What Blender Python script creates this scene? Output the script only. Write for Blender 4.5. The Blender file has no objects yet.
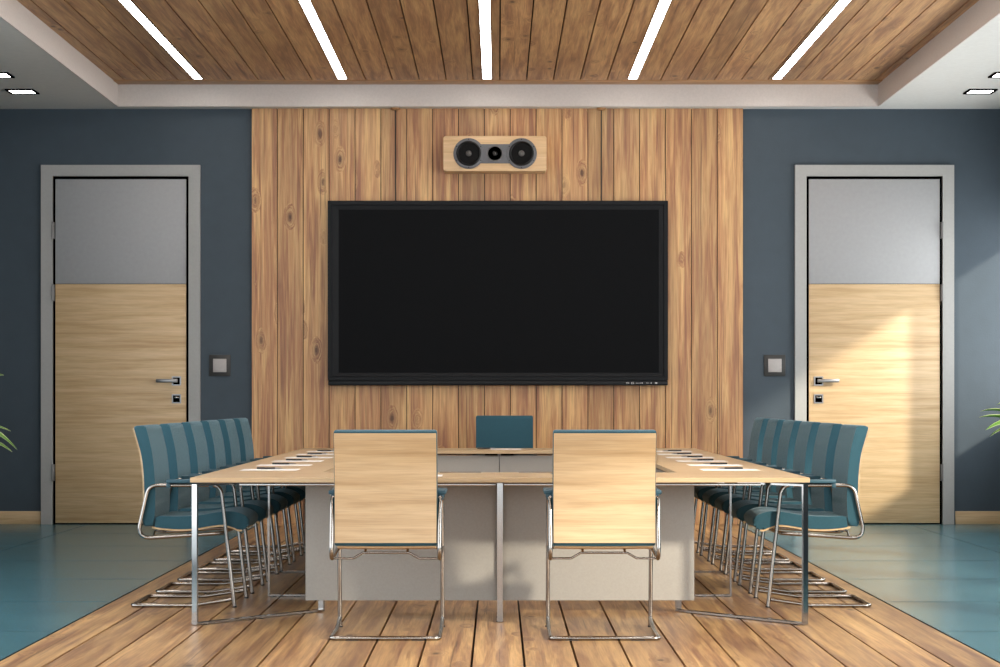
import bpy, bmesh, math, random
from mathutils import Vector, Matrix

random.seed(7)
scn = bpy.context.scene
C = scn.collection
PI = math.pi


def hx(h):
    h = h.lstrip('#')
    out = []
    for i in (0, 2, 4):
        c = int(h[i:i + 2], 16) / 255
        out.append(c / 12.92 if c <= .04045 else ((c + .055) / 1.055) ** 2.4)
    return (*out, 1.0)


# ------------------------------------------------------------------ camera
EYE = 1.135
cam_d = bpy.data.cameras.new('camera')
cam_d.sensor_width = 36.0
cam_d.lens = 72.0
cam_d.shift_x = 0.002
cam_d.shift_y = 0.0645
cam_d.clip_end = 200
cam = bpy.data.objects.new('camera', cam_d)
cam.location = (0, 0, EYE)
cam.rotation_euler = (PI / 2, 0, 0)
C.objects.link(cam)
scn.camera = cam

# ------------------------------------------------------------------ world, sun, daylight, exposure
world = bpy.data.worlds.new('world')
scn.world = world
world.use_nodes = True
bg = world.node_tree.nodes['Background']
bg.inputs[0].default_value = (0.80, 0.90, 1.0, 1)
bg.inputs[1].default_value = 2.2

sun_d = bpy.data.lights.new('sun', 'SUN')
sun_d.energy = 4.4
sun_d.angle = math.radians(3.2)
sun_d.color = (1.0, 0.90, 0.74)
sun = bpy.data.objects.new('sun', sun_d)
SUN_DIR = Vector((-0.85, 1.0, -0.55)).normalized()
sun.rotation_euler = SUN_DIR.to_track_quat('-Z', 'Y').to_euler()
sun.location = (12, -6, 9)
C.objects.link(sun)


def area(name, loc, rot, sx, sy, power, col):
    d = bpy.data.lights.new(name, 'AREA')
    d.shape = 'RECTANGLE'
    d.size, d.size_y = sx, sy
    d.energy = power
    d.color = col
    o = bpy.data.objects.new(name, d)
    o.location = loc
    o.rotation_euler = rot
    C.objects.link(o)
    return o


# area lamps: daylight at the right-hand windows; front and left ones are added fill
area('fill_front', (0, -1.6, 2.0), (PI / 2, 0, 0), 9.0, 3.4, 50, (1, .98, .96))  # added soft fill behind the camera
area('daylight_right', (5.15, 13.2, 1.9), (0, math.radians(112), 0), 1.9, 9.2, 330, (1, .98, .95))
area('daylight_right_glazing', (5.15, 3.4, 1.9), (0, math.radians(115), 0), 3.5, 8.8, 340, (1, .98, .95))
area('fill_left', (-5.15, 5.2, 1.9), (0, -math.radians(115), 0), 3.5, 12.4, 300, (.97, .98, 1))  # added fill from the left, tilted up to brighten the ceiling border

vs = scn.view_settings
vs.view_transform = 'Standard'
vs.look = 'None'
vs.exposure = -0.06
vs.gamma = 1.0
vs.use_curve_mapping = False
scn.cycles.use_denoising = True
scn.cycles.max_bounces = 8
scn.cycles.diffuse_bounces = 5
scn.cycles.sample_clamp_indirect = 6.0
scn.cycles.caustics_reflective = False
scn.cycles.caustics_refractive = False

STRIP_EMIT = 17.0
DOWN_EMIT = 9.0


# ------------------------------------------------------------------ materials
def new_mat(name):
    m = bpy.data.materials.new(name)
    m.use_nodes = True
    nt = m.node_tree
    b = nt.nodes['Principled BSDF']
    return m, nt, b


def N(nt, typ, **kw):
    n = nt.nodes.new(typ)
    for k, v in kw.items():
        setattr(n, k, v)
    return n


def ramp(nt, fac, stops):
    r = N(nt, 'ShaderNodeValToRGB')
    el = r.color_ramp.elements
    while len(el) < len(stops):
        el.new(0.5)
    for e, (p, c) in zip(el, stops):
        e.position = p
        e.color = c
    nt.links.new(fac, r.inputs[0])
    return r.outputs[0]


def mix(nt, fac, a, b, mode='MIX'):
    m = N(nt, 'ShaderNodeMix', data_type='RGBA', blend_type=mode)
    for sock, val in ((m.inputs[0], fac), (m.inputs[6], a), (m.inputs[7], b)):
        if hasattr(val, 'is_output') or hasattr(val, 'node'):
            nt.links.new(val, sock)
        else:
            sock.default_value = val
    return m.outputs[2]


def fmath(nt, op, a, b=0.0, c=None):
    m = N(nt, 'ShaderNodeMath', operation=op)
    for i, v in enumerate((a, b, c)):
        if v is None:
            continue
        if hasattr(v, 'node'):
            nt.links.new(v, m.inputs[i])
        else:
            m.inputs[i].default_value = v
    return m.outputs[0]


def gray(v):
    return (v, v, v, 1)


def plain(name, col, rough=.5, metal=0.0, noise=0.0, nscale=40, bump=0.0, spec=.5, bscale=None):
    m, nt, b = new_mat(name)
    c = hx(col) if isinstance(col, str) else col
    b.inputs['Roughness'].default_value = rough
    b.inputs['Metallic'].default_value = metal
    b.inputs['Specular IOR Level'].default_value = spec
    tc = N(nt, 'ShaderNodeTexCoord')
    nz = N(nt, 'ShaderNodeTexNoise')
    nz.inputs['Scale'].default_value = nscale
    nz.inputs['Detail'].default_value = 4
    nt.links.new(tc.outputs['Object'], nz.inputs['Vector'])
    lo = tuple(x * (1 - noise) for x in c[:3]) + (1,)
    hi = tuple(min(1, x * (1 + noise)) for x in c[:3]) + (1,)
    nt.links.new(ramp(nt, nz.outputs[0], [(.3, lo), (.7, hi)]), b.inputs['Base Color'])
    if bump:
        n2 = N(nt, 'ShaderNodeTexNoise')
        n2.inputs['Scale'].default_value = bscale or nscale
        nt.links.new(tc.outputs['Object'], n2.inputs['Vector'])
        bp = N(nt, 'ShaderNodeBump')
        bp.inputs['Strength'].default_value = bump
        bp.inputs['Distance'].default_value = .004
        nt.links.new(n2.outputs[0], bp.inputs['Height'])
        nt.links.new(bp.outputs[0], b.inputs['Normal'])
    return m


def scaled_coords(nt, vec, axis, across, along):
    mp = N(nt, 'ShaderNodeVectorMath', operation='MULTIPLY')
    s = [across, across, across]
    s['XYZ'.index(axis)] = along
    mp.inputs[1].default_value = s
    nt.links.new(vec, mp.inputs[0])
    return mp.outputs[0]


def noise_of(nt, vec, detail=5, dist=0.0, rough=.55):
    n = N(nt, 'ShaderNodeTexNoise')
    n.inputs['Scale'].default_value = 1.0
    n.inputs['Detail'].default_value = detail
    n.inputs['Distortion'].default_value = dist
    n.inputs['Roughness'].default_value = rough
    nt.links.new(vec, n.inputs['Vector'])
    return n.outputs[0]


def knotty_wood(name, axis, light, mid, pink, dark, rough=.45, knots=1.0, gain=1.0, tone=.26):
    """Rustic boards: every board carries its own 'seed' so grain and tone differ."""
    m, nt, b = new_mat(name)
    tc = N(nt, 'ShaderNodeTexCoord')
    at = N(nt, 'ShaderNodeAttribute', attribute_name='seed')
    sd = N(nt, 'ShaderNodeVectorMath', operation='SCALE')
    sd.inputs['Scale'].default_value = 17.0
    nt.links.new(at.outputs['Color'], sd.inputs[0])
    ad = N(nt, 'ShaderNodeVectorMath', operation='ADD')
    nt.links.new(tc.outputs['Object'], ad.inputs[0])
    nt.links.new(sd.outputs[0], ad.inputs[1])
    v = ad.outputs[0]
    # knots
    vo = N(nt, 'ShaderNodeTexVoronoi')
    vo.inputs['Scale'].default_value = 1.0
    nt.links.new(scaled_coords(nt, v, axis, 5.2, 2.4), vo.inputs['Vector'])
    sep = N(nt, 'ShaderNodeSeparateColor')
    nt.links.new(vo.outputs['Color'], sep.inputs[0])
    keep = fmath(nt, 'GREATER_THAN', sep.outputs[0], .50)
    jit = fmath(nt, 'MULTIPLY_ADD', noise_of(nt, scaled_coords(nt, v, axis, 40, 22), 3), .09, -.045)
    dist = fmath(nt, 'ADD', vo.outputs['Distance'], jit)
    core = N(nt, 'ShaderNodeMapRange', clamp=True)
    core.inputs[1].default_value = .12
    core.inputs[2].default_value = .05
    nt.links.new(dist, core.inputs[0])
    halo = N(nt, 'ShaderNodeMapRange', clamp=True)
    halo.inputs[1].default_value = .30
    halo.inputs[2].default_value = .05
    nt.links.new(dist, halo.inputs[0])
    # warp the grain round the knots
    wv = N(nt, 'ShaderNodeVectorMath', operation='SCALE')
    nt.links.new(v, wv.inputs[0])
    nt.links.new(fmath(nt, 'MULTIPLY_ADD', fmath(nt, 'MULTIPLY', halo.outputs[0], keep), .012, 1.0), wv.inputs['Scale'])
    w = wv.outputs[0]
    streak = noise_of(nt, scaled_coords(nt, w, axis, 22, .9), 6, .7, .6)
    blotch = noise_of(nt, scaled_coords(nt, v, axis, 7.5, .75), 3, .5)
    blot2 = noise_of(nt, scaled_coords(nt, v, axis, 11, 1.0), 4, .6)
    fine = noise_of(nt, scaled_coords(nt, w, axis, 150, 4), 3, .2)
    c = ramp(nt, streak, [(.36, hx(pink)), (.48, hx(mid)), (.62, hx(light))])
    c = mix(nt, ramp(nt, blotch, [(.42, gray(0)), (.66, gray(.5))]), c, hx(pink))
    c = mix(nt, ramp(nt, blot2, [(.48, gray(0)), (.70, gray(.55))]), c, hx(light))
    c = mix(nt, 1.0, c, ramp(nt, fine, [(.32, gray(.74)), (.6, gray(1.0))]), 'MULTIPLY')
    sep2 = N(nt, 'ShaderNodeSeparateColor')
    nt.links.new(at.outputs['Color'], sep2.inputs[0])
    c = mix(nt, 1.0, c, ramp(nt, sep2.outputs[2], [(0, gray((1 - tone) * gain)), (1, gray(1.0 * gain))]), 'MULTIPLY')
    # occasional long dark cracks
    crack = noise_of(nt, scaled_coords(nt, v, axis, 48, .55), 2, .15)
    cr = ramp(nt, crack, [(.29, gray(.6)), (.315, gray(0))])
    c = mix(nt, cr, c, hx(dark))
    kf = fmath(nt, 'MULTIPLY', core.outputs[0], fmath(nt, 'MULTIPLY', keep, .75 * knots))
    c = mix(nt, kf, c, hx(dark))
    hf = fmath(nt, 'MULTIPLY', halo.outputs[0], fmath(nt, 'MULTIPLY', keep, .28 * knots))
    c = mix(nt, hf, c, hx(dark))
    nt.links.new(c, b.inputs['Base Color'])
    b.inputs['Roughness'].default_value = rough
    bp = N(nt, 'ShaderNodeBump')
    bp.inputs['Strength'].default_value = .25
    bp.inputs['Distance'].default_value = .002
    nt.links.new(streak, bp.inputs['Height'])
    nt.links.new(bp.outputs[0], b.inputs['Normal'])
    return m


def oak(name, axis, light, dark, rough=.45):
    """Pale oak laminate with fine straight grain along `axis`."""
    m, nt, b = new_mat(name)
    tc = N(nt, 'ShaderNodeTexCoord')
    v = tc.outputs['Object']
    a = noise_of(nt, scaled_coords(nt, v, axis, 26, 1.3), 5, .35, .6)
    f = noise_of(nt, scaled_coords(nt, v, axis, 210, 6), 3, .1)
    g = noise_of(nt, scaled_coords(nt, v, axis, 7, .5), 2, .4)
    c = ramp(nt, a, [(.32, hx(dark)), (.62, hx(light))])
    c = mix(nt, ramp(nt, g, [(.42, gray(0)), (.68, gray(.5))]), c, hx(light))
    c = mix(nt, 1.0, c, ramp(nt, f, [(.34, gray(.87)), (.58, gray(1))]), 'MULTIPLY')
    nt.links.new(c, b.inputs['Base Color'])
    b.inputs['Roughness'].default_value = rough
    return m


def emitter(name, col, s):
    m, nt, b = new_mat(name)
    b.inputs['Base Color'].default_value = (.8, .8, .8, 1)
    b.inputs['Emission Color'].default_value = col
    b.inputs['Emission Strength'].default_value = s
    return m


M = {}
M['wall'] = plain('navy_paint', '#394650', .62, noise=.05, nscale=7, bump=.18, bscale=70)
M['white'] = plain('white_plaster', '#d6d6d2', .8, noise=.03, nscale=25, bump=.12, bscale=90)
M['beam'] = plain('warm_plaster', '#d0c8c2', .8, noise=.04, nscale=60, bump=.2, bscale=160)
M['wallwood'] = knotty_wood('pine_boards_wall', 'Z', '#e7bc80', '#c69161', '#a06d4e', '#452a1f')
M['floorwood'] = knotty_wood('pine_boards_floor', 'Y', '#d6ae78', '#b0875d', '#8c664d', '#3e2a22', rough=.36)
M['ceilwood'] = knotty_wood('pine_boards_ceiling', 'Y', '#deb07a', '#c29064', '#9c7051', '#45291d', rough=.5)
M['ceiltrim'] = oak('pine_trim', 'X', '#b98a58', '#96683f')
M['grout'] = plain('dark_teal_grout', '#1b2c32', .9)
M['gap'] = plain('dark_gap', '#15110e', .9)
M['oakX'] = oak('pale_oak', 'X', '#d3b78e', '#b7966b')
M['oakT'] = oak('tabletop_oak', 'X', '#cbb08a', '#b6986f', rough=.36)
M['oakC'] = oak('chair_oak', 'X', '#c6ac86', '#ad9068')
M['oakedge'] = oak('plywood_edge', 'X', '#d9b88a', '#c79f6c')
M['framegray'] = plain('door_frame_grey', '#a1a19e', .5, noise=.03, nscale=50)
M['leafgray'] = plain('door_panel_grey', '#9d9e9f', .5, noise=.03, nscale=30)
M['black'] = plain('black_gap', '#020202', .9, spec=0.0)
M['steel'] = plain('brushed_steel', '#8e8c8a', .32, metal=1.0, noise=.05, nscale=90)
M['hinge'] = plain('hinge_metal', '#7d7b79', .45, metal=.6)
M['chrome'] = plain('chrome', '#938e88', .16, metal=1.0, noise=.02)
M['alu'] = plain('polished_steel', '#a19f9b', .13, metal=1.0, noise=.03)
M['fabric'] = plain('teal_fabric', '#284e5a', .8, noise=.12, nscale=260, bump=.35, bscale=420, spec=.3)
_b = M['fabric'].node_tree.nodes['Principled BSDF']
_b.inputs['Sheen Weight'].default_value = .30
_b.inputs['Sheen Roughness'].default_value = .45
_b.inputs['Sheen Tint'].default_value = (.62, .80, .88, 1)
M['plastic'] = plain('teal_plastic', '#254b59', .55, noise=.03)
M['rubber'] = plain('black_rubber', '#141414', .7)
M['panel'] = plain('grey_melamine', '#a09c94', .55, noise=.04, nscale=120)
M['paper'] = plain('paper', '#f0efee', .7)
M['pen'] = plain('pen_black', '#12161a', .35)
M['switchplate'] = plain('switch_dark', '#2b2a28', .5)
M['switchbtn'] = plain('switch_button', '#aaa5a2', .4, noise=.04)
M['tvcase'] = plain('tv_case', '#0d0e10', .38, noise=.05, spec=.2)
M['tvbez'] = plain('tv_bezel', '#0c0e11', .5, noise=.05, spec=.2)
M['screen'] = plain('tv_screen', '#0c0d0f', .5, spec=.06)
M['icons'] = plain('icon_print', '#b5b5b5', .6)
M['spkwood'] = oak('speaker_birch', 'X', '#dcb98d', '#c8a273')
M['spkgray'] = plain('speaker_grey', '#5c5c5f', .5, noise=.05)
M['cone'] = plain('speaker_cone', '#090808', .8, spec=.2)
M['surround'] = plain('speaker_surround', '#060606', .45)
M['cap'] = plain('speaker_cap', '#55524f', .35)
M['wire'] = plain('wire', '#1b1712', .5)
M['pot'] = plain('pot_white', '#b9b6b0', .4, noise=.03)
M['soil'] = plain('soil', '#2b1f17', .95, noise=.3, nscale=60, bump=.6)
M['strip'] = emitter('strip_light', (1, .97, .93, 1), STRIP_EMIT)
M['down'] = emitter('downlight', (1, .98, .96, 1), DOWN_EMIT)


def tile_mat():
    m, nt, b = new_mat('teal_tile')
    tc = N(nt, 'ShaderNodeTexCoord')
    n1 = noise_of(nt, scaled_coords(nt, tc.outputs['Object'], 'Z', 2.2, 1), 6, .6)
    n2 = noise_of(nt, scaled_coords(nt, tc.outputs['Object'], 'Z', 70, 1), 3)
    c = ramp(nt, n1, [(.3, hx('#3f6b78')), (.7, hx('#4d7a85'))])
    c = mix(nt, 1.0, c, ramp(nt, n2, [(.3, gray(.95)), (.7, gray(1))]), 'MULTIPLY')
    nt.links.new(c, b.inputs['Base Color'])
    b.inputs['Roughness'].default_value = .25
    return m


M['tile'] = tile_mat()


def leaf_mat():
    m, nt, b = new_mat('variegated_leaf')
    at = N(nt, 'ShaderNodeAttribute', attribute_name='seed')
    sp = N(nt, 'ShaderNodeSeparateColor')
    nt.links.new(at.outputs['Color'], sp.inputs[0])
    c = ramp(nt, sp.outputs[0], [(.0, hx('#4f7a2c')), (.6, hx('#6d9a3c')), (.9, hx('#c3cf8a')), (1, hx('#e3e4bd'))])
    nt.links.new(c, b.inputs['Base Color'])
    b.inputs['Roughness'].default_value = .45
    return m


M['leaf'] = leaf_mat()


# ------------------------------------------------------------------ mesh helpers
def link_bm(name, bm, mat, parent=None, smooth=None):
    me = bpy.data.meshes.new(name)
    bmesh.ops.recalc_face_normals(bm, faces=bm.faces[:])
    bm.to_mesh(me)
    bm.free()
    for mm in (mat if isinstance(mat, (list, tuple)) else [mat]):
        me.materials.append(mm)
    if smooth:
        for p in me.polygons:
            p.use_smooth = True
        me.set_sharp_from_angle(angle=math.radians(smooth))
    o = bpy.data.objects.new(name, me)
    C.objects.link(o)
    if parent:
        o.parent = parent
    return o


def box(bm, x0, x1, y0, y1, z0, z1, bev=0.0, seed=None, lay=None, mi=0):
    vs_ = [bm.verts.new(p) for p in
           [(x0, y0, z0), (x1, y0, z0), (x1, y1, z0), (x0, y1, z0), (x0, y0, z1), (x1, y0, z1), (x1, y1, z1), (x0, y1, z1)]]
    fs = [bm.faces.new([vs_[i] for i in q]) for q in
          [(0, 3, 2, 1), (4, 5, 6, 7), (0, 1, 5, 4), (1, 2, 6, 5), (2, 3, 7, 6), (3, 0, 4, 7)]]
    for f in fs:
        f.material_index = mi
    if seed is not None:
        for v in vs_:
            v[lay] = seed
    if bev > 0:
        es = list({e for f in fs for e in f.edges})
        bmesh.ops.bevel(bm, geom=es, offset=bev, segments=2, profile=.5, affect='EDGES')


def boxes(name, lst, mat, parent=None, bev=0.0):
    bm = bmesh.new()
    for b in lst:
        box(bm, *b, bev=bev)
    return link_bm(name, bm, mat, parent, smooth=30 if bev else None)


def fillet(pts, rad, seg=6):
    """Round the inner corners of a polyline."""
    pts = [Vector(p) for p in pts]
    out = [pts[0]]
    for i in range(1, len(pts) - 1):
        p, a, b = pts[i], pts[i - 1], pts[i + 1]
        r = rad[i] if isinstance(rad, (list, tuple)) else rad
        u = (a - p)
        w = (b - p)
        la, lb = u.length, w.length
        u.normalize()
        w.normalize()
        ang = u.angle(w)
        if r <= 0 or ang > PI - .03:
            out.append(p)
            continue
        t = min(r / math.tan(ang / 2), la * .49, lb * .49)
        p0, p1 = p + u * t, p + w * t
        for k in range(seg + 1):
            s = k / seg
            out.append(p0 * (1 - s) ** 2 + p * 2 * s * (1 - s) + p1 * s ** 2)
    out.append(pts[-1])
    return out


def tube(bm, pts, r, n=10, closed=False, flat=None):
    pts = [Vector(p) for p in pts]
    k = len(pts)
    tan = []
    for i in range(k):
        a = pts[(i - 1) % k] if (closed or i > 0) else pts[0]
        b = pts[(i + 1) % k] if (closed or i < k - 1) else pts[-1]
        tan.append((b - a).normalized())
    up = Vector((0, 0, 1)) if abs(tan[0].z) < .9 else Vector((1, 0, 0))
    nrm = (up - tan[0] * up.dot(tan[0])).normalized()
    rings = []
    for i in range(k):
        if i:
            q = tan[i - 1].rotation_difference(tan[i])
            nrm = (q @ nrm)
            nrm = (nrm - tan[i] * nrm.dot(tan[i])).normalized()
        bn = tan[i].cross(nrm)
        rr = r[i] if isinstance(r, (list, tuple)) else r
        rings.append([bm.verts.new(pts[i] + (nrm * math.cos(2 * PI * j / n) + bn * math.sin(2 * PI * j / n)) * rr)
                      for j in range(n)])
    m = k if closed else k - 1
    for i in range(m):
        A, B = rings[i], rings[(i + 1) % k]
        for j in range(n):
            bm.faces.new([A[j], A[(j + 1) % n], B[(j + 1) % n], B[j]])
    if not closed:
        bm.faces.new(rings[0][::-1])
        bm.faces.new(rings[-1])


def prism_x(bm, prof, x0, x1, bev=.0, seg=3, slices=1):
    """Extrude a closed (y,z) outline along x; round the end-cap edges."""
    xs = [x0 + (x1 - x0) * i / slices for i in range(slices + 1)]
    rings = [[bm.verts.new((x, y, z)) for y, z in prof] for x in xs]
    n = len(prof)
    for i in range(slices):
        A, B = rings[i], rings[i + 1]
        for j in range(n):
            bm.faces.new([A[j], A[(j + 1) % n], B[(j + 1) % n], B[j]])
    c0 = bm.faces.new(rings[0][::-1])
    c1 = bm.faces.new(rings[-1])
    if bev:
        es = list(set(c0.edges) | set(c1.edges))
        bmesh.ops.bevel(bm, geom=es, offset=bev, segments=seg, profile=.5, affect='EDGES')


def lathe(bm, prof, n=32, center=(0, 0, 0), axis='Z'):
    """prof: (radius, height) pairs. axis 'Z' up, or '-Y' towards the camera."""
    rings = []
    cx, cy, cz = center
    for r, h in prof:
        ring = []
        for j in range(n):
            a = 2 * PI * j / n
            if axis == 'Z':
                ring.append(bm.verts.new((cx + r * math.cos(a), cy + r * math.sin(a), cz + h)))
            else:
                ring.append(bm.verts.new((cx + r * math.cos(a), cy - h, cz + r * math.sin(a))))
        rings.append(ring)
    for A, B in zip(rings, rings[1:]):
        for j in range(n):
            bm.faces.new([A[j], A[(j + 1) % n], B[(j + 1) % n], B[j]])
    bm.faces.new(rings[0][::-1])
    bm.faces.new(rings[-1])


def spline(pts, n=6):
    """Catmull-Rom through 2-D points."""
    P = [Vector((a, b)) for a, b in pts]
    P = [P[0] * 2 - P[1]] + P + [P[-1] * 2 - P[-2]]
    out = []
    for i in range(1, len(P) - 2):
        p0, p1, p2, p3 = P[i - 1:i + 3]
        for k in range(n):
            t = k / n
            out.append(.5 * ((2 * p1) + (p2 - p0) * t + (2 * p0 - 5 * p1 + 4 * p2 - p3) * t * t + (3 * p1 - p0 - 3 * p2 + p3) * t ** 3))
    out.append(P[-2])
    return [(v.x, v.y) for v in out]


def empty(name, loc=(0, 0, 0), rz=0):
    o = bpy.data.objects.new(name, None)
    o.location = loc
    o.rotation_euler = (0, 0, rz)
    o.empty_display_size = .1
    C.objects.link(o)
    return o


def tag(o, label=None, cat=None, group=None, kind=None):
    if label:
        o['label'] = label
    if cat:
        o['category'] = cat
    if group:
        o['group'] = group
    if kind:
        o['kind'] = kind
    return o


def kids(o):
    return [c for c in bpy.data.objects if c.parent == o]


def copy_tree(o, parent=None, ch=None):
    c = o.copy()
    C.objects.link(c)
    if parent:
        c.parent = parent
    for k in kids(o):
        copy_tree(k, c)
    return c


def boards(name, axis, x0, w, n, a0, a1, face, thick, mat, gap=.007, joints=False):
    """n boards side by side in X starting at x0. axis = long direction ('Z' wall, 'Y' floor/ceiling)."""
    bm = bmesh.new()
    lay = bm.verts.layers.float_color.new('seed')
    rnd = random.Random(len(name) * 13)
    for i in range(n):
        xa, xb = x0 + i * w + gap / 2, x0 + (i + 1) * w - gap / 2
        sd = (rnd.random(), rnd.random(), rnd.random(), 1)
        if axis == 'Z':
            box(bm, xa, xb, face, face + thick, a0, a1, seed=sd, lay=lay)
        elif thick > 0:
            box(bm, xa, xb, a0, a1, face, face + thick, seed=sd, lay=lay)
        else:
            box(bm, xa, xb, a0, a1, face + thick, face, seed=sd, lay=lay)
    return link_bm(name, bm, mat)


# ------------------------------------------------------------------ the room shell
YW = 18.0          # back wall
Y0 = -1.2          # front end, behind the camera
XW = 4.75
ZC = 3.736         # plaster ceiling
ZR = 3.935         # boarded recess


def struct(o, name=None):
    o['kind'] = 'structure'
    if name:
        o.name = name
    return o


# floors: boards down the middle, teal tiles on both sides
struct(boards('floor', 'Y', -2.15, 4.30 / 19, 19, Y0, YW, 0, -.03, M['floorwood'], gap=.011))
struct(boxes('floor.001', [(-2.15, 2.15, Y0, YW, -.08, -.031)], M['gap']))
tl = []
ys = [Y0] + [9.74 + 1.4 * k for k in range(-7, 6) if 9.74 + 1.4 * k > Y0 + .1] + [YW]
for s in (-1, 1):
    for xa, xb in ((2.158, 3.682), (3.690, XW)):
        for ya, yb in zip(ys, ys[1:]):
            a, b = sorted((s * xa, s * xb))
            tl.append((a, b, ya + .010, yb - .010, -.03, 0))
struct(boxes('floor.002', [(a, b, c, d, -.0009, 0) for a, b, c, d, e, f in tl], M['tile']))
struct(boxes('floor.003', [(-XW, -2.158, Y0, YW, -.08, -.001), (2.158, XW, Y0, YW, -.08, -.001)], M['grout']))

# walls
struct(boxes('wall_back', [(-XW - .2, XW + .2, YW, YW + .2, -.08, 4.2)], M['wall']))
struct(boxes('wall_left', [(-XW - .2, -XW, 11.6, YW, -.08, 4.2), (-XW - .2, -XW, Y0, 11.6, 3.68, 4.2), (-XW - .2, -XW, Y0, 11.6, -.08, .06)], M['wall']))  # opening up to the solid part is added to brighten ceiling and table leg
# right wall with its windows
SILL, HEAD = 1.0, 2.73
rw = [(XW, XW + .2, 8.3, YW, -.08, SILL), (XW, XW + .2, 8.3, YW, HEAD, 4.2), (XW, XW + .2, 7.9, 8.3, -.08, 4.2),
      (XW, XW + .2, Y0, 7.9, 3.68, 4.2), (XW, XW + .2, Y0, 7.9, -.08, .06)]
for yc in (16.87, 14.6, 12.3, 10.2):
    rw.append((XW, XW + .2, yc - .15, yc + .15, SILL, HEAD))
struct(boxes('wall_right', rw, M['wall']))
wy = [8.3, 10.2, 12.3, 14.6, 16.87, 18.0]
wi = 1
for a, b in zip(wy, wy[1:]):
    ya = a + (.15 if a != 8.3 else 0)
    yb = b - (.15 if b != 18.0 else 0)
    t = .04
    struct(boxes('window_%d' % wi, [(XW + .05, XW + .1, ya, yb, SILL, SILL + t), (XW + .05, XW + .1, ya, yb, HEAD - t, HEAD),
                                    (XW + .05, XW + .1, ya, ya + t, SILL, HEAD), (XW + .05, XW + .1, yb - t, yb, SILL, HEAD)],
                 M['framegray']))
    wi += 1
struct(boxes('window_%d' % wi, [(XW + .05, XW + .1, y, y + .05, .06, 3.68) for y in (Y0, 1.8, 4.8, 7.85)], M['framegray']))
wi += 1
struct(boxes('window_%d' % wi, [(-XW - .1, -XW - .05, y, y + .05, .06, 3.68) for y in (Y0, 1.8, 4.8, 7.85, 11.55)], M['framegray']))  # posts of the added, unseen left opening that lets in extra light
struct(boxes('wall_front', [(-XW - .2, XW + .2, Y0 - .2, Y0, 3.68, 4.2), (-XW - .2, XW + .2, Y0 - .2, Y0, -.08, .02)], M['wall']))

# ceiling: plaster border, recess faces, boards
RX, RY = 3.40, 17.84
struct(boxes('ceiling', [(-XW, -RX, Y0, YW, ZC, ZC + .02), (RX, XW, Y0, YW, ZC, ZC + .02),
                         (-RX, RX, RY, YW, ZC, ZC + .02)], M['white']))
struct(boxes('ceiling.001', [(-RX - .0, -RX + .012, Y0, RY, ZC - .002, ZR + .03), (RX - .012, RX, Y0, RY, ZC - .002, ZR + .03),
                             (-RX + .012, RX - .012, RY - .012, RY, ZC - .002, ZR + .03)], M['beam']))
struct(boxes('ceiling.002', [(-XW, XW, Y0, YW, ZR + .035, ZR + .08)], M['gap']))
struct(boards('ceiling.003', 'Y', .016 - .236 * 15, .236, 30, Y0, 17.60, ZR, .03, M['ceilwood'], gap=.011))
struct(boxes('trim_1', [(-RX + .013, RX - .013, 17.605, RY - .013, ZR - .006, ZR + .03)], M['ceiltrim'], bev=.004))

# board cladding in the middle of the back wall
struct(boards('trim_2', 'Z', -2.2145, .2325, 19, .0, ZC, YW - .035, .034, M['wallwood'], gap=.007))
struct(boxes('trim_3', [(-2.21, 2.2, YW - .012, YW - .0005, 0, ZC)], M['gap']))

# baseboards
for nm, a, b in (('baseboard_left', -XW, -4.113), ('baseboard_right', 4.113, XW)):
    struct(boxes(nm, [(a, b, YW - .018, YW, 0, .117)], M['oakX'], bev=.003))
struct(boxes('baseboard_back', [(-2.68, -2.222, YW - .018, YW, 0, .117), (2.21, 2.672, YW - .018, YW, 0, .117)], M['oakX'], bev=.003))


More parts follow.
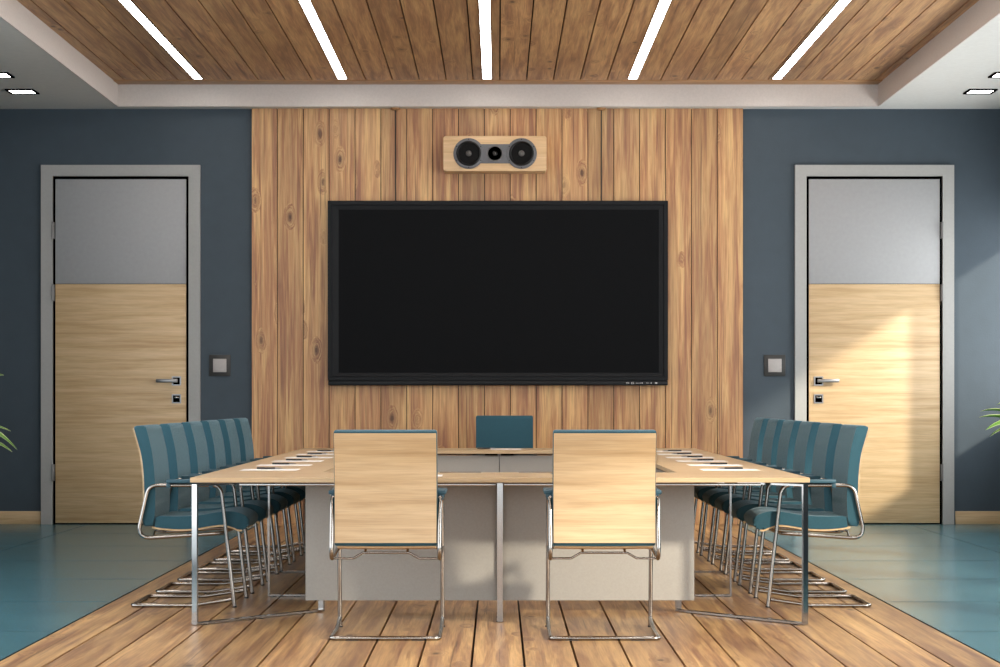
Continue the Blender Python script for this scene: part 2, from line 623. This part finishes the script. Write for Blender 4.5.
# ------------------------------------------------------------------ doors
def door(idx, x0, x1, hinge_side):
    """x0..x1: opening of the leaf."""
    d = struct(empty('door_%d' % idx, ((x0 + x1) / 2, YW, 0)))
    w = (x1 - x0) / 2
    top = 3.128
    fr = .1
    g = .027
    boxes('door_frame', [(-w - fr, -w + .002, -.045, -.0005, 0, top + fr), (w - .002, w + fr, -.045, -.0005, 0, top + fr),
                         (-w + .002, w - .002, -.045, -.0005, top, top + fr)], M['framegray'], d)
    boxes('door_gap', [(-w, w, -.008, -.0006, .0, top)], M['black'], d)
    lf = boxes('door_leaf', [(-w + g, w - g, -.030, -.0085, .012, 2.158)], M['oakX'], d, bev=.002)
    boxes('door_upper_panel', [(-w + g, w - g, -.030, -.0085, 2.162, top - g)], M['leafgray'], d, bev=.002)
    s = hinge_side
    for z in (2.64, 2.08, .465):
        bm = bmesh.new()
        box(bm, s * (w - .010) - .011, s * (w - .010) + .011, -.050, -.03, z - .075, z + .075, bev=.003)
        tube(bm, [(s * (w - .006), -.055, z - .078), (s * (w - .006), -.055, z + .078)], .006, 8)
        link_bm('hinge', bm, M['hinge'], d, smooth=35)
    hx_ = -s * (w - g - .085)
    # rosette: steel square ring with dark centre, lever pointing to the hinges
    bm = bmesh.new()
    r = .041
    for q in ((-r, r, r - .010, r), (-r, r, -r, -r + .010), (-r, -r + .010, -r + .010, r - .010), (r - .010, r, -r + .010, r - .010)):
        box(bm, hx_ + q[0], hx_ + q[1], -.042, -.030, 1.288 + q[2], 1.288 + q[3])
    ro = link_bm('handle_rosette', bm, M['steel'], d)
    boxes('rosette_centre', [(hx_ - r + .01, hx_ + r - .01, -.036, -.030, 1.288 - r + .01, 1.288 + r - .01)], M['black'], ro)
    bm = bmesh.new()
    tube(bm, [(hx_, -.03, 1.29), (hx_, -.085, 1.29)], .012, 12)
    a, b = sorted((hx_ - s * .018, hx_ + s * .175))
    box(bm, a, b, -.100, -.078, 1.290 - .016, 1.290 + .016, bev=.005)
    link_bm('door_handle', bm, M['steel'], d, smooth=35)
    bm = bmesh.new()
    for q in ((-r, r, r - .010, r), (-r, r, -r, -r + .010), (-r, -r + .010, -r + .010, r - .010), (r - .010, r, -r + .010, r - .010)):
        box(bm, hx_ + q[0], hx_ + q[1], -.042, -.030, 1.128 + q[2], 1.128 + q[3])
    lk = link_bm('lock_rosette', bm, M['steel'], d)
    boxes('rosette_centre', [(hx_ - r + .01, hx_ + r - .01, -.036, -.030, 1.128 - r + .01, 1.128 + r - .01)], M['black'], lk)
    bm = bmesh.new()
    box(bm, hx_ - .022, hx_ + .022, -.052, -.036, 1.128 + .004, 1.128 + .02, bev=.004)
    link_bm('lock_turn', bm, M['chrome'], lk, smooth=35)
    return d


door(1, -4.004, -2.776, -1)
door(2, 2.768, 3.996, 1)

# ------------------------------------------------------------------ wall switches
for sx, side in ((-2.502, 'left'), (2.49, 'right')):
    t = tag(empty('light_switch', (sx, YW, 1.4275)), 'square dark light switch with grey rocker beside the %s door' % side,
            'light switch', 'light switches beside the doors')
    w = .096
    boxes('switch_plate', [(-w, w, -.012, -.0005, -w, w)], M['switchplate'], t, bev=.003)
    boxes('rocker', [(-.060, .060, -.020, -.0121, -.060, .060)], M['switchbtn'], t, bev=.003)

# ------------------------------------------------------------------ ceiling lights
for i, xs in enumerate((-2.625, -1.361, -.095, 1.178, 2.44)):
    w = .038
    pos = ('leftmost of the five', 'second from the left', 'middle one of the five', 'second from the right', 'rightmost of the five')[i]
    t = tag(empty('strip_light', (xs, 0, ZR)), 'long white linear ceiling light in the boards, ' + pos, 'ceiling light',
            'linear lights in the boarded ceiling')
    boxes('diffuser', [(-w, w, Y0 + .1, 17.51, -.006, -.0005)], M['strip'], t)
    boxes('trim', [(-w - .004, -w, Y0 + .1, 17.51, -.007, -.0005), (w, w + .004, Y0 + .1, 17.51, -.007, -.0005),
                   (-w - .004, w + .004, 17.51, 17.535, -.007, -.0005)], M['gap'], t)
for s, side in ((-1, 'left'), (1, 'right')):
    for k, yc in enumerate((16.94, 16.07)):
        t = tag(empty('downlight', (4.085 if s > 0 else -4.03, yc, ZC)),
                'small square recessed downlight over the %s door, %s' % (side, ('nearer the back wall', 'farther from the back wall')[k]),
                'ceiling light', 'square downlights in the plaster ceiling')
        w = .120
        fr = []
        for q in ((-w, w, w - .020, w), (-w, w, -w, -w + .020), (-w, -w + .020, -w + .020, w - .020), (w - .020, w, -w + .020, w - .020)):
            fr.append((q[0], q[1], q[2], q[3], -.012, -.0005))
        boxes('frame', fr, M['black'], t)
        boxes('diffuser', [(-w + .020, w - .020, -w + .020, w - .020, -.006, -.0005)], M['down'], t)

# ------------------------------------------------------------------ television
YT = 17.86
sT = 2000 / YT
tx = lambda p: (p - 498) / sT
tz = lambda p: EYE + (398 - p) / sT
tv = tag(empty('television', (tx(498), YT, tz(293))), 'large black flat screen television on the board wall, switched off', 'television')
X0, X1 = tx(327.7), tx(668)
Z1, Z0 = tz(200.7) - tz(293), tz(385.4) - tz(293)
cz = tz(293)
sx0, sx1, sz1, sz0 = tx(338.5), tx(659), tz(209.5) - cz, tz(372.8) - cz
boxes('casing', [(X0, X1, .02, .10, Z0 + .02, Z1)], M['tvcase'], tv, bev=.02)
# outer lip, sloped bezel and bottom ledge
bm = bmesh.new()
rim = [(X0, Z0 + .045, X1, Z1, .02, .0), (X0 + .0, Z0 + .045, X1 - .0, Z1 - .0, .0, .0),
       (X0 + .035, Z0 + .075, X1 - .035, Z1 - .035, .0, .0), (X0 + .04, Z0 + .08, X1 - .04, Z1 - .04, .010, .0),
       (sx0, sz0, sx1, sz1, .016, 0)]
prev = None
for (a, b, c, d, y, _) in rim:
    ring = [bm.verts.new(p) for p in ((a, y, b), (c, y, b), (c, y, d), (a, y, d))]
    if prev:
        for j in range(4):
            bm.faces.new([prev[j], prev[(j + 1) % 4], ring[(j + 1) % 4], ring[j]])
    prev = ring
link_bm('bezel', bm, M['tvbez'], tv)
boxes('screen', [(sx0, sx1, .0165, .0195, sz0, sz1)], M['screen'], tv)
boxes('bottom_ledge', [(X0 + .005, X1 - .002, -.006, .06, Z0, Z0 + .041)], M['tvcase'], tv, bev=.006)
# the printed control marks at the lower right
zi = Z0 + .021


def mark(a, b, h):
    o = boxes('control_mark', [(tx(a), tx(b), -.0072, -.0061, zi - h / 2, zi + h / 2)], M['icons'], tv)
    o['label'] = 'pale printed control mark'


def ringmark(a, b, h, t=.0035):
    """A small square outline."""
    xa, xb = tx(a), tx(b)
    bm = bmesh.new()
    o_ = [(xa, zi - h / 2), (xb, zi - h / 2), (xb, zi + h / 2), (xa, zi + h / 2)]
    i_ = [(xa + t, zi - h / 2 + t), (xb - t, zi - h / 2 + t), (xb - t, zi + h / 2 - t), (xa + t, zi + h / 2 - t)]
    A_ = [bm.verts.new((x, -.0068, z)) for x, z in o_]
    B_ = [bm.verts.new((x, -.0068, z)) for x, z in i_]
    for k in range(4):
        bm.faces.new([A_[k], A_[(k + 1) % 4], B_[(k + 1) % 4], B_[k]])
    o = link_bm('control_mark', bm, M['icons'], tv)
    o['label'] = 'pale printed square mark'


ringmark(626.2, 628.2, .017)
mark(628.0, 629.2, .008)
ringmark(631.2, 633.8, .017)
for a, b in ((636, 637.8), (638.4, 639.4), (640, 641.2), (646.2, 647.6), (648.4, 649.0)):
    mark(a, b, .006)
mark(641.6, 642.8, .011)
mark(650.6, 651.8, .011)
ringmark(655.0, 657.2, .014)
mark(655.9, 656.3, .02)
boxes('wall_bracket', [(-.4, .4, .10, .1045, -.25, .25)], M['black'], tv)

# thin wires from ceiling to television top
for xw, nm in ((395.5, 'left'), (601.4, 'right')):
    X = (xw - 498) * 17.93 / 2000
    t = tag(empty('suspension_wire', (X, 17.935, tz(200.7) + .005)), 'thin dark wire from ceiling to the %s part of the television top' % nm, 'wire',
            'wires above the television')
    L = ZC - (tz(200.7) + .005)
    bm = bmesh.new()
    tube(bm, [(0, 0, 0), (0, 0, L - .001)], .0055, 8)
    link_bm('wire', bm, M['wire'], t, smooth=40)
    bm = bmesh.new()
    lathe(bm, [(.012, -.022), (.038, -.016), (.042, -.0005)], 20, (0, 0, L))
    link_bm('ceiling_cap', bm, M['ceiltrim'], t, smooth=40)

# ------------------------------------------------------------------ loudspeaker
YS = 17.74
sS = 2000 / YS
px = lambda p: (p - 498) / sS
pz = lambda p: EYE + (398 - p) / sS
sp_z = pz(153.6)
sp_x = px(495)
sp = tag(empty('loudspeaker', (sp_x, YS, sp_z)), 'pale wooden loudspeaker with two black woofers mounted above the television', 'speaker')
X0, X1 = px(443.4) - sp_x, px(546.6) - sp_x
Z1, Z0 = pz(136) - sp_z, pz(171.0) - sp_z
bm = bmesh.new()
r = .022
outline = []
for cx_, cz_, a0 in ((X1 - r, Z1 - r, 0), (X0 + r, Z1 - r, 90), (X0 + r, Z0 + r, 180), (X1 - r, Z0 + r, 270)):
    for k in range(6):
        a = math.radians(a0 + 90 * k / 5)
        outline.append((cx_ + r * math.cos(a), cz_ + r * math.sin(a)))
A = [bm.verts.new((x, 0, z)) for x, z in outline]
B = [bm.verts.new((x, .218, z)) for x, z in outline]
for j in range(len(A)):
    bm.faces.new([A[j], A[(j + 1) % len(A)], B[(j + 1) % len(A)], B[j]])
fa = bm.faces.new(A[::-1])
bm.faces.new(B)
bmesh.ops.bevel(bm, geom=list(fa.edges), offset=.006, segments=2, profile=.5, affect='EDGES')
link_bm('cabinet', bm, M['spkwood'], sp, smooth=40)
xa, xb = px(468.7) - sp_x, px(521.5) - sp_x
xm = px(494.9) - sp_x
pl = boxes('front_plate', [(xa + .07, xb - .07, -.010, .0, pz(163.4) - sp_z, pz(144.2) - sp_z)], M['spkgray'], sp, bev=.002)
for xc in (xa, xb):
    bm = bmesh.new()
    lathe(bm, [(.136, -.004), (.136, .012), (.130, .016), (.112, .016), (.110, .010), (.11, -.003)], 48, (xc, 0, 0), '-Y')
    wf = link_bm('woofer_ring', bm, M['spkgray'], sp, smooth=35)
    bm = bmesh.new()
    lathe(bm, [(.112, .0105), (.109, .020), (.100, .024), (.091, .018), (.090, .0105)], 48, (xc, 0, 0), '-Y')
    link_bm('surround', bm, M['surround'], wf, smooth=50)
    bm = bmesh.new()
    lathe(bm, [(.091, .0165), (.06, .012), (.030, .0106), (.0295, .0104)], 48, (xc, 0, 0), '-Y')
    link_bm('cone', bm, M['cone'], wf, smooth=50)
    bm = bmesh.new()
    lathe(bm, [(.028, .0104), (.026, .019), (.018, .027), (.008, .031), (.001, .032)], 32, (xc, 0, 0), '-Y')
    link_bm('dust_cap', bm, M['cap'], wf, smooth=50)
    for a in (30, 90, 150, 210, 270, 330):
        bm = bmesh.new()
        lathe(bm, [(.0045, .0162), (.004, .019)], 8, (xc + .124 * math.cos(math.radians(a)), 0, .124 * math.sin(math.radians(a))), '-Y')
        link_bm('screw', bm, M['cone'], wf)
bm = bmesh.new()
lathe(bm, [(.070, .0101), (.069, .013), (.062, .013), (.061, .0101)], 40, (xm, 0, 0), '-Y')
for a in (45, 135, 225, 315):
    lathe(bm, [(.006, .0101), (.0055, .016)], 8, (xm + .066 * math.cos(math.radians(a)), 0, .066 * math.sin(math.radians(a))), '-Y')
tw = link_bm('tweeter_ring', bm, M['cap'], sp, smooth=35)
bm = bmesh.new()
lathe(bm, [(.022, .0102), (.022, .015), (.018, .018), (.013, .014), (.0125, .0105)], 32, (xm, 0, 0), '-Y')
link_bm('tweeter_surround', bm, M['surround'], tw, smooth=40)
bm = bmesh.new()
lathe(bm, [(.012, .0106), (.011, .016), (.006, .020), (.001, .021)], 24, (xm, 0, 0), '-Y')
link_bm('tweeter_dome', bm, M['cap'], tw, smooth=50)


# ------------------------------------------------------------------ chairs
# local frame: sitter looks towards +Y, the floor crossbar lies at y = 0
def make_chair():
    t = empty('cantilever_chair')
    R = .0105
    W = .254
    for s in (-1, 1):
        bm = bmesh.new()
        path = [(s * W, .556, .006), (s * W, .482, .662), (s * W, .092, .662), (s * W, .026, .372), (s * W, .47, .402), (s * .19, .50, .404)]
        path = fillet(path, [0, .055, .062, .062, .03, 0], 8)
        tube(bm, path, R, 12)
        f = link_bm('leg', bm, M['chrome'], t, smooth=50)
        bm = bmesh.new()
        tube(bm, [(s * W, .5568, .0), (s * W, .5558, .007)], .0125, 12)
        link_bm('foot_cap', bm, M['rubber'], f, smooth=50)
    # floor runner: a U that climbs to meet both legs
    bm = bmesh.new()
    z = .0108
    path = [(-W, .540, .043), (-W, .325, z), (-W, .0, z), (W, .0, z), (W, .325, z), (W, .540, .043)]
    tube(bm, fillet(path, [0, .05, .032, .032, .05, 0], 7), R, 12)
    link_bm('floor_runner', bm, M['chrome'], t, smooth=50)
    for s in (-1, 1):
        boxes('glide', [(s * .155 - .03, s * .155 + .03, -.010, .010, .0, .0045)], M['rubber'], t)
    # support rod below the seat and the rail joining the lower tubes
    bm = bmesh.new()
    tube(bm, fillet([(-W, .10, .377), (-.155, .10, .377), (-.11, .10, .403), (.11, .10, .403), (.155, .10, .377), (W, .10, .377)], .02, 5), .0055, 8)
    for s in (-1, 1):
        tube(bm, [(s * .10, .10, .403), (s * .10, .155, .418)], .006, 8)
    link_bm('support_rod', bm, M['chrome'], t, smooth=50)
    bm = bmesh.new()
    tube(bm, [(-.19, .50, .404), (.19, .50, .404)], R * .9, 10)
    link_bm('cross_rail', bm, M['chrome'], t, smooth=50)
    # seat: plywood shell under a thick cushion with a waterfall front
    ply = spline([(.105, .428), (.16, .419), (.25, .413), (.34, .417), (.42, .430), (.49, .437), (.54, .424), (.575, .409), (.597, .411)], 4)
    prof = ply + [(y, z + .009) for y, z in reversed(ply)]
    bm = bmesh.new()
    prism_x(bm, prof, -.232, .232)

    def taper(b):
        for v in b.verts:
            k = max(0, min(1, (v.co.y - .46) / .17))
            v.co.x *= 1 - .13 * k * k
            v.co.z += (1 - (v.co.x / .232) ** 2) * (.012 * k) - (1 - (v.co.x / .232) ** 2) * .004 * (1 - k)

    bm2 = bmesh.new()
    prism_x(bm2, prof, -.232, .232, slices=8)
    bm.free()
    taper(bm2)
    link_bm('seat_shell', bm2, M['oakedge'], t, smooth=35)
    low = [(y, z + .0095) for y, z in ply]
    top = spline([(.118, .482), (.14, .494), (.24, .492), (.36, .498), (.46, .515), (.54, .519), (.60, .500), (.630, .470), (.624, .438), (.606, .418)], 4)
    bm = bmesh.new()
    prism_x(bm, [(y, z) for y, z in low if .115 < y < .598] + list(reversed(top)), -.236, .236, bev=.012, seg=3, slices=8)
    taper(bm)
    link_bm('seat', bm, M['fabric'], t, smooth=50)
    # backrest: plywood behind, thick cushion in front
    bl = spline([(.047, .453), (.056, .56), (.054, .70), (.041, .82), (.020, .90), (.000, .970)], 5)
    bm = bmesh.new()
    prism_x(bm, bl + [(y + .009, z) for y, z in reversed(bl)], -.2395, .2395, bev=.0)
    link_bm('backrest_shell', bm, M['oakC'], t, smooth=35)
    back = [(y + .0095, z) for y, z in bl]
    top_e = [(.008, .978), (.024, .985), (.060, .986), (.074, .977)]
    frt = spline([(.076, .970), (.094, .90), (.110, .82), (.122, .70), (.125, .56), (.118, .455)], 5)
    bm = bmesh.new()
    prism_x(bm, back + top_e + frt + [(.108, .440), (.066, .438)], -.2425, .2425, bev=.012, seg=3)
    link_bm('backrest', bm, M['fabric'], t, smooth=50)
    for s in (-1, 1):
        bm = bmesh.new()
        box(bm, s * W - .027, s * W + .027, .190, .462, .674, .695, bev=.006)
        for yc in (.20, .43):
            box(bm, s * W - .014, s * W + .014, yc - .011, yc + .011, .6485, .6745, bev=.003)
        link_bm('armrest', bm, M['plastic'], t, smooth=35)
    return t


chair0 = make_chair()
ch = [chair0]
used = [False]


def place_chair(loc, rz, label, group):
    if not used[0]:
        o = chair0
        used[0] = True
    else:
        o = copy_tree(chair0)
    o.location = loc
    o.rotation_euler = (0, 0, rz)
    tag(o, label, 'chair', group)
    return o


bpy.context.view_layer.update()
GA = 'teal cantilever chairs around the conference table'
place_chair((-.529, 9.36, 0), 0, 'left one of the two pale wooden-backed cantilever chairs at the near end of the table', GA)
place_chair((.501, 9.36, 0), 0, 'right one of the two pale wooden-backed cantilever chairs at the near end of the table', GA)
place_chair((.055, 17.05, 0), PI, 'single teal fabric chair at the far end of the table, under the television', GA)
ordn = ['first from the near end', 'second from the near end', 'third from the near end', 'third from the far end',
        'second from the far end', 'last at the far end']
for i in range(6):
    yc = 11.09 + .762 * i
    place_chair((-1.984 + .003 * i, yc, 0), -PI / 2, 'teal fabric chair along the left table side, %s' % ordn[i], GA)
for i in range(6):
    yc = 11.09 + .762 * i
    place_chair((2.018, yc, 0), PI / 2, 'teal fabric chair along the right table side, %s' % ordn[i], GA)

# ------------------------------------------------------------------ conference table
TX, TY0, TY1 = .010, 9.955, 15.82
HW, IW = 1.543, .945
IY0, IY1 = 10.68, 15.11
TZ, TT = .738, .024
tb = tag(empty('conference_table', (TX, (TY0 + TY1) / 2, 0)), 'long pale oak conference table with grey panels and steel legs, open in the middle',
         'table')
yo = (TY0 + TY1) / 2


def L(y):
    return y - yo


# four mitred tops
def top_piece(name, pts):
    bm = bmesh.new()
    a = [bm.verts.new((x, L(y), TZ - TT)) for x, y in pts]
    b = [bm.verts.new((x, L(y), TZ)) for x, y in pts]
    n = len(pts)
    for j in range(n):
        bm.faces.new([a[j], a[(j + 1) % n], b[(j + 1) % n], b[j]])
    bm.faces.new(a[::-1])
    bm.faces.new(b)
    bmesh.ops.bevel(bm, geom=bm.edges[:], offset=.0015, segments=1, affect='EDGES')
    return link_bm(name, bm, M['oakT'], tb)


top_piece('tabletop', [(-HW, TY0), (HW, TY0), (IW, IY0), (-IW, IY0)])
top_piece('tabletop', [(-HW, TY1), (-IW, IY1), (IW, IY1), (HW, TY1)])
top_piece('tabletop', [(-HW, TY0 + .001), (-IW, IY0 + .001), (-IW, IY1 - .001), (-HW, TY1 - .001)])
top_piece('tabletop', [(HW, TY0 + .001), (HW, TY1 - .001), (IW, IY1 - .001), (IW, IY0 + .001)])


def loop_frame(p, q, top=.705, w=.038, th=.010):
    """Closed rectangular flat-bar leg frame standing between floor points p and q."""
    P, Q = Vector((p[0], L(p[1]), 0)), Vector((q[0], L(q[1]), 0))
    d = (Q - P).normalized()
    n = Vector((-d.y, d.x, 0)) * (w / 2)
    zb = .004
    outer = [(P, zb), (Q, zb), (Q, top), (P, top)]
    inner = [(P + d * th, zb + th), (Q - d * th, zb + th), (Q - d * th, top - th), (P + d * th, top - th)]
    bm = bmesh.new()
    V = {}
    for nm, lst in (('o', outer), ('i', inner)):
        for sg in (-1, 1):
            V[nm, sg] = [bm.verts.new((c.x + n.x * sg, c.y + n.y * sg, z)) for c, z in lst]
    for k in range(4):
        m = (k + 1) % 4
        bm.faces.new([V['o', -1][k], V['o', -1][m], V['o', 1][m], V['o', 1][k]])
        bm.faces.new([V['i', -1][k], V['i', -1][m], V['i', 1][m], V['i', 1][k]])
        for sg in (-1, 1):
            bm.faces.new([V['o', sg][k], V['o', sg][m], V['i', sg][m], V['i', sg][k]])
    o = link_bm('leg', bm, M['alu'], tb)
    for f in (.07, .5, .9):
        c = P + (Q - P) * f
        bm = bmesh.new()
        lathe(bm, [(.018, 0), (.018, .0039)], 14, (c.x, c.y, 0))
        link_bm('leveller', bm, M['rubber'], o, smooth=40)
    return o


OX = HW - .018
for s in (-1, 1):
    loop_frame((s * OX, TY0 + .02), (s * .945, IY0 - .05))          # mitre corners, front
    loop_frame((s * OX, TY1 - .02), (s * .945, IY1 + .05))          # mitre corners, back
    for yy, xx in ((11.42, 1.322), (12.97, 1.505), (14.4, 1.322)):
        loop_frame((s * xx, yy), (s * .99, yy), w=.03)
loop_frame((0, 10.11), (0, 10.59), w=.029)
loop_frame((0, TY1 - .15), (0, 15.25), w=.034)
# rails under the tops
boxes('rail', [(-1.32, -.02, L(10.12), L(10.15), .690, .704), (.02, 1.32, L(10.12), L(10.15), .690, .704)], M['alu'], tb, bev=.002)
boxes('rail', [(-1.32, -.02, L(15.64), L(15.67), .690, .704), (.02, 1.32, L(15.64), L(15.67), .690, .704)], M['alu'], tb, bev=.002)
boxes('spacer', [(x, x + .06, L(y), L(y) + .05, .7045, TZ - TT - .0005) for x in (-1.2, -.6, .54, 1.14) for y in (10.11, 15.63)], M['rubber'], tb)
# panels round the open middle
pz0 = .062
for a, b in ((-1.03, -.003), (.003, 1.03)):
    boxes('modesty_panel', [(a, b, L(10.60), L(10.618), pz0, .70)], M['panel'], tb, bev=.002)
    boxes('modesty_panel', [(a, b, L(15.172), L(15.19), pz0, .70)], M['panel'], tb, bev=.002)
for s in (-1, 1):
    xa, xb = sorted((s * .965, s * .983))
    for a, b in ((10.68, 12.16), (12.17, 13.62), (13.63, 15.10)):
        boxes('modesty_panel', [(xa, xb, L(a), L(b), pz0, .70)], M['panel'], tb, bev=.002)
# cable flaps let into the front top and cable slots below the back top
for a, b in ((-.32, -.10), (.10, .32)):
    boxes('cable_flap', [(a, b, L(10.615), L(IY0 + .0015), TZ, TZ + .0025)], M['alu'], tb)
    boxes('cable_slot', [(-.108 if a < 0 else .012, -.012 if a < 0 else .108, L(15.13), L(15.17), .700, .7135)], M['black'], tb)


# ------------------------------------------------------------------ sheets and pens
def sheet(x, y, label, w=.312, d=.225):
    bm = bmesh.new()
    box(bm, -w / 2, w / 2, -d / 2, d / 2, 0, .0012)
    o = link_bm('paper_sheet', bm, M['paper'])
    o.location = (x, y, TZ + .0004)
    tag(o, label, 'paper', 'paper sheets on the conference table')
    return o


def make_pen():
    t = empty('pen')
    bm = bmesh.new()
    rr = [(-.072, .0035), (-.068, .0048), (-.01, .0053), (.025, .0053), (.03, .0048)]
    tube(bm, [(x, 0, .0053) for x, _ in rr], [r for _, r in rr], 12)
    link_bm('barrel', bm, M['pen'], t, smooth=40)
    bm = bmesh.new()
    rr = [(.0301, .0047), (.05, .0042), (.066, .0019), (.072, .0010)]
    tube(bm, [(x, 0, .0053) for x, _ in rr], [r for _, r in rr], 12)
    link_bm('tip', bm, M['steel'], t, smooth=40)['label'] = 'silver pen tip'
    bm = bmesh.new()
    box(bm, -.070, -.028, -.0015, .0015, .0107, .012, bev=.0005)
    box(bm, -.070, -.064, -.0015, .0015, .009, .0107)
    link_bm('clip', bm, M['steel'], t, smooth=40)
    return t


pen0 = make_pen()
bpy.context.view_layer.update()
used_pen = [False]


def pen(x, y, rz, label):
    o = pen0 if not used_pen[0] else copy_tree(pen0)
    used_pen[0] = True
    o.location = (x, y, TZ + .0017)
    o.rotation_euler = (0, 0, rz)
    tag(o, label, 'pen', 'pens on the conference table')


for side, s in (('left', -1), ('right', 1)):
    for i in range(6):
        y = 11.04 + .76 * i
        x = TX + s * 1.268
        sheet(x, y, 'white paper sheet along the %s table side, %s' % (side, ordn[i]))
        pen(x + s * .012, y + (.085 if i < 3 else .0), 0 if s < 0 else PI, 'black pen lying on a sheet, %s table side, %s' % (side, ordn[i]))
sheet(-.44, 10.22, 'white sheet on the front of the table before the left wooden-backed chair')
pen(-.52, 10.31, 0, 'black pen on the front sheet before the left wooden-backed chair')
sheet(.45, 10.22, 'white sheet on the front of the table before the right wooden-backed chair')
pen(.34, 10.31, PI, 'black pen on the front sheet before the right wooden-backed chair, tip just showing')
sheet(.06, 15.50, 'white sheet on the far end of the table before the single teal chair', w=.235)
pen(-.09, 15.52, 0, 'black pen left of the sheet at the far end of the table')


# ------------------------------------------------------------------ plants at both sides
def plant(x, y, side, tips, seed):
    t = tag(empty('potted_plant', (x, y, 0)), 'green and cream strap-leaved potted plant at the %s edge of the photo' % side, 'plant',
            'potted plants by the side walls')
    bm = bmesh.new()
    lathe(bm, [(.115, 0), (.125, .02), (.165, .42), (.17, .44), (.158, .44), (.152, .41), (.02, .40)], 32)
    pt = link_bm('pot', bm, M['pot'], t, smooth=40)
    bm = bmesh.new()
    lathe(bm, [(.150, .395), (.150, .412), (.08, .420), (.005, .424)], 24)
    link_bm('soil', bm, M['soil'], t, smooth=60)
    bm = bmesh.new()
    tube(bm, [(0, 0, .41), (.012, .01, .55), (-.006, .0, .70), (.0, 0, .84)], [.020, .017, .015, .012], 10)
    link_bm('stem', bm, plain('stem_bark_' + side, '#6c5a3d', .8, noise=.2, nscale=50), t, smooth=60)
    rnd = random.Random(seed)
    todo = [(Vector((a - x, b - y, c)), h) for a, b, c, h in tips]
    for k in range(34):
        a = rnd.random() * 2 * PI
        rad = rnd.uniform(.20, .40)
        zz = rnd.uniform(.62, 1.35)
        todo.append((Vector((rad * math.cos(a), rad * math.sin(a), zz)), rnd.uniform(.10, .30)))
    for tip, hump in todo:
        if abs(tip.x + x) > XW - .04:
            tip.x = math.copysign(XW - .05, x) - x
        bm = bmesh.new()
        lay = bm.verts.layers.float_color.new('seed')
        base = Vector((0, 0, .70 + .14 * rnd.random()))
        mid = (base + tip) / 2
        mid.z = max(base.z, tip.z) + hump
        side_v = Vector((-(tip.y), tip.x, 0))
        side_v = side_v.normalized() if side_v.length > 1e-4 else Vector((1, 0, 0))
        tw = rnd.choice((-1, 1)) * rnd.uniform(.45, 1.0)
        side_v = side_v * math.cos(tw) + Vector((0, 0, 1)) * math.sin(tw)
        prev = None
        n = 14
        for i in range(n + 1):
            u = i / n
            p = base * (1 - u) ** 2 + mid * 2 * u * (1 - u) + tip * u * u
            w = .0235 * math.sin(PI * min(1, .12 + u * .88)) ** .7 + .0012
            row = []
            for q, edge in ((-1, 1.0), (-.6, .2), (0, .1), (.6, .2), (1, 1.0)):
                v = bm.verts.new(p + side_v * w * q + Vector((0, 0, abs(q) * w * .25)))
                v[lay] = (edge, 0, 0, 1)
                row.append(v)
            if prev:
                for j in range(4):
                    bm.faces.new([prev[j], prev[j + 1], row[j + 1], row[j]])
            prev = row
        o = link_bm('leaf', bm, M['leaf'], t, smooth=60)
        md = o.modifiers.new('thickness', 'SOLIDIFY')
        md.thickness = .0012
    return t


plant(4.17, 15.0, 'right', [(3.600, 14.97, .990, .06), (3.635, 14.92, .895, .18), (3.70, 15.05, .845, .20), (3.64, 15.08, 1.035, .07),
                            (3.74, 15.0, 1.085, .12)], 3)
plant(-4.16, 15.0, 'left', [(-3.600, 14.97, .750, .22), (-3.62, 14.90, .735, .20), (-3.665, 15.05, .885, .12), (-3.705, 15.0, 1.307, .03)], 5)
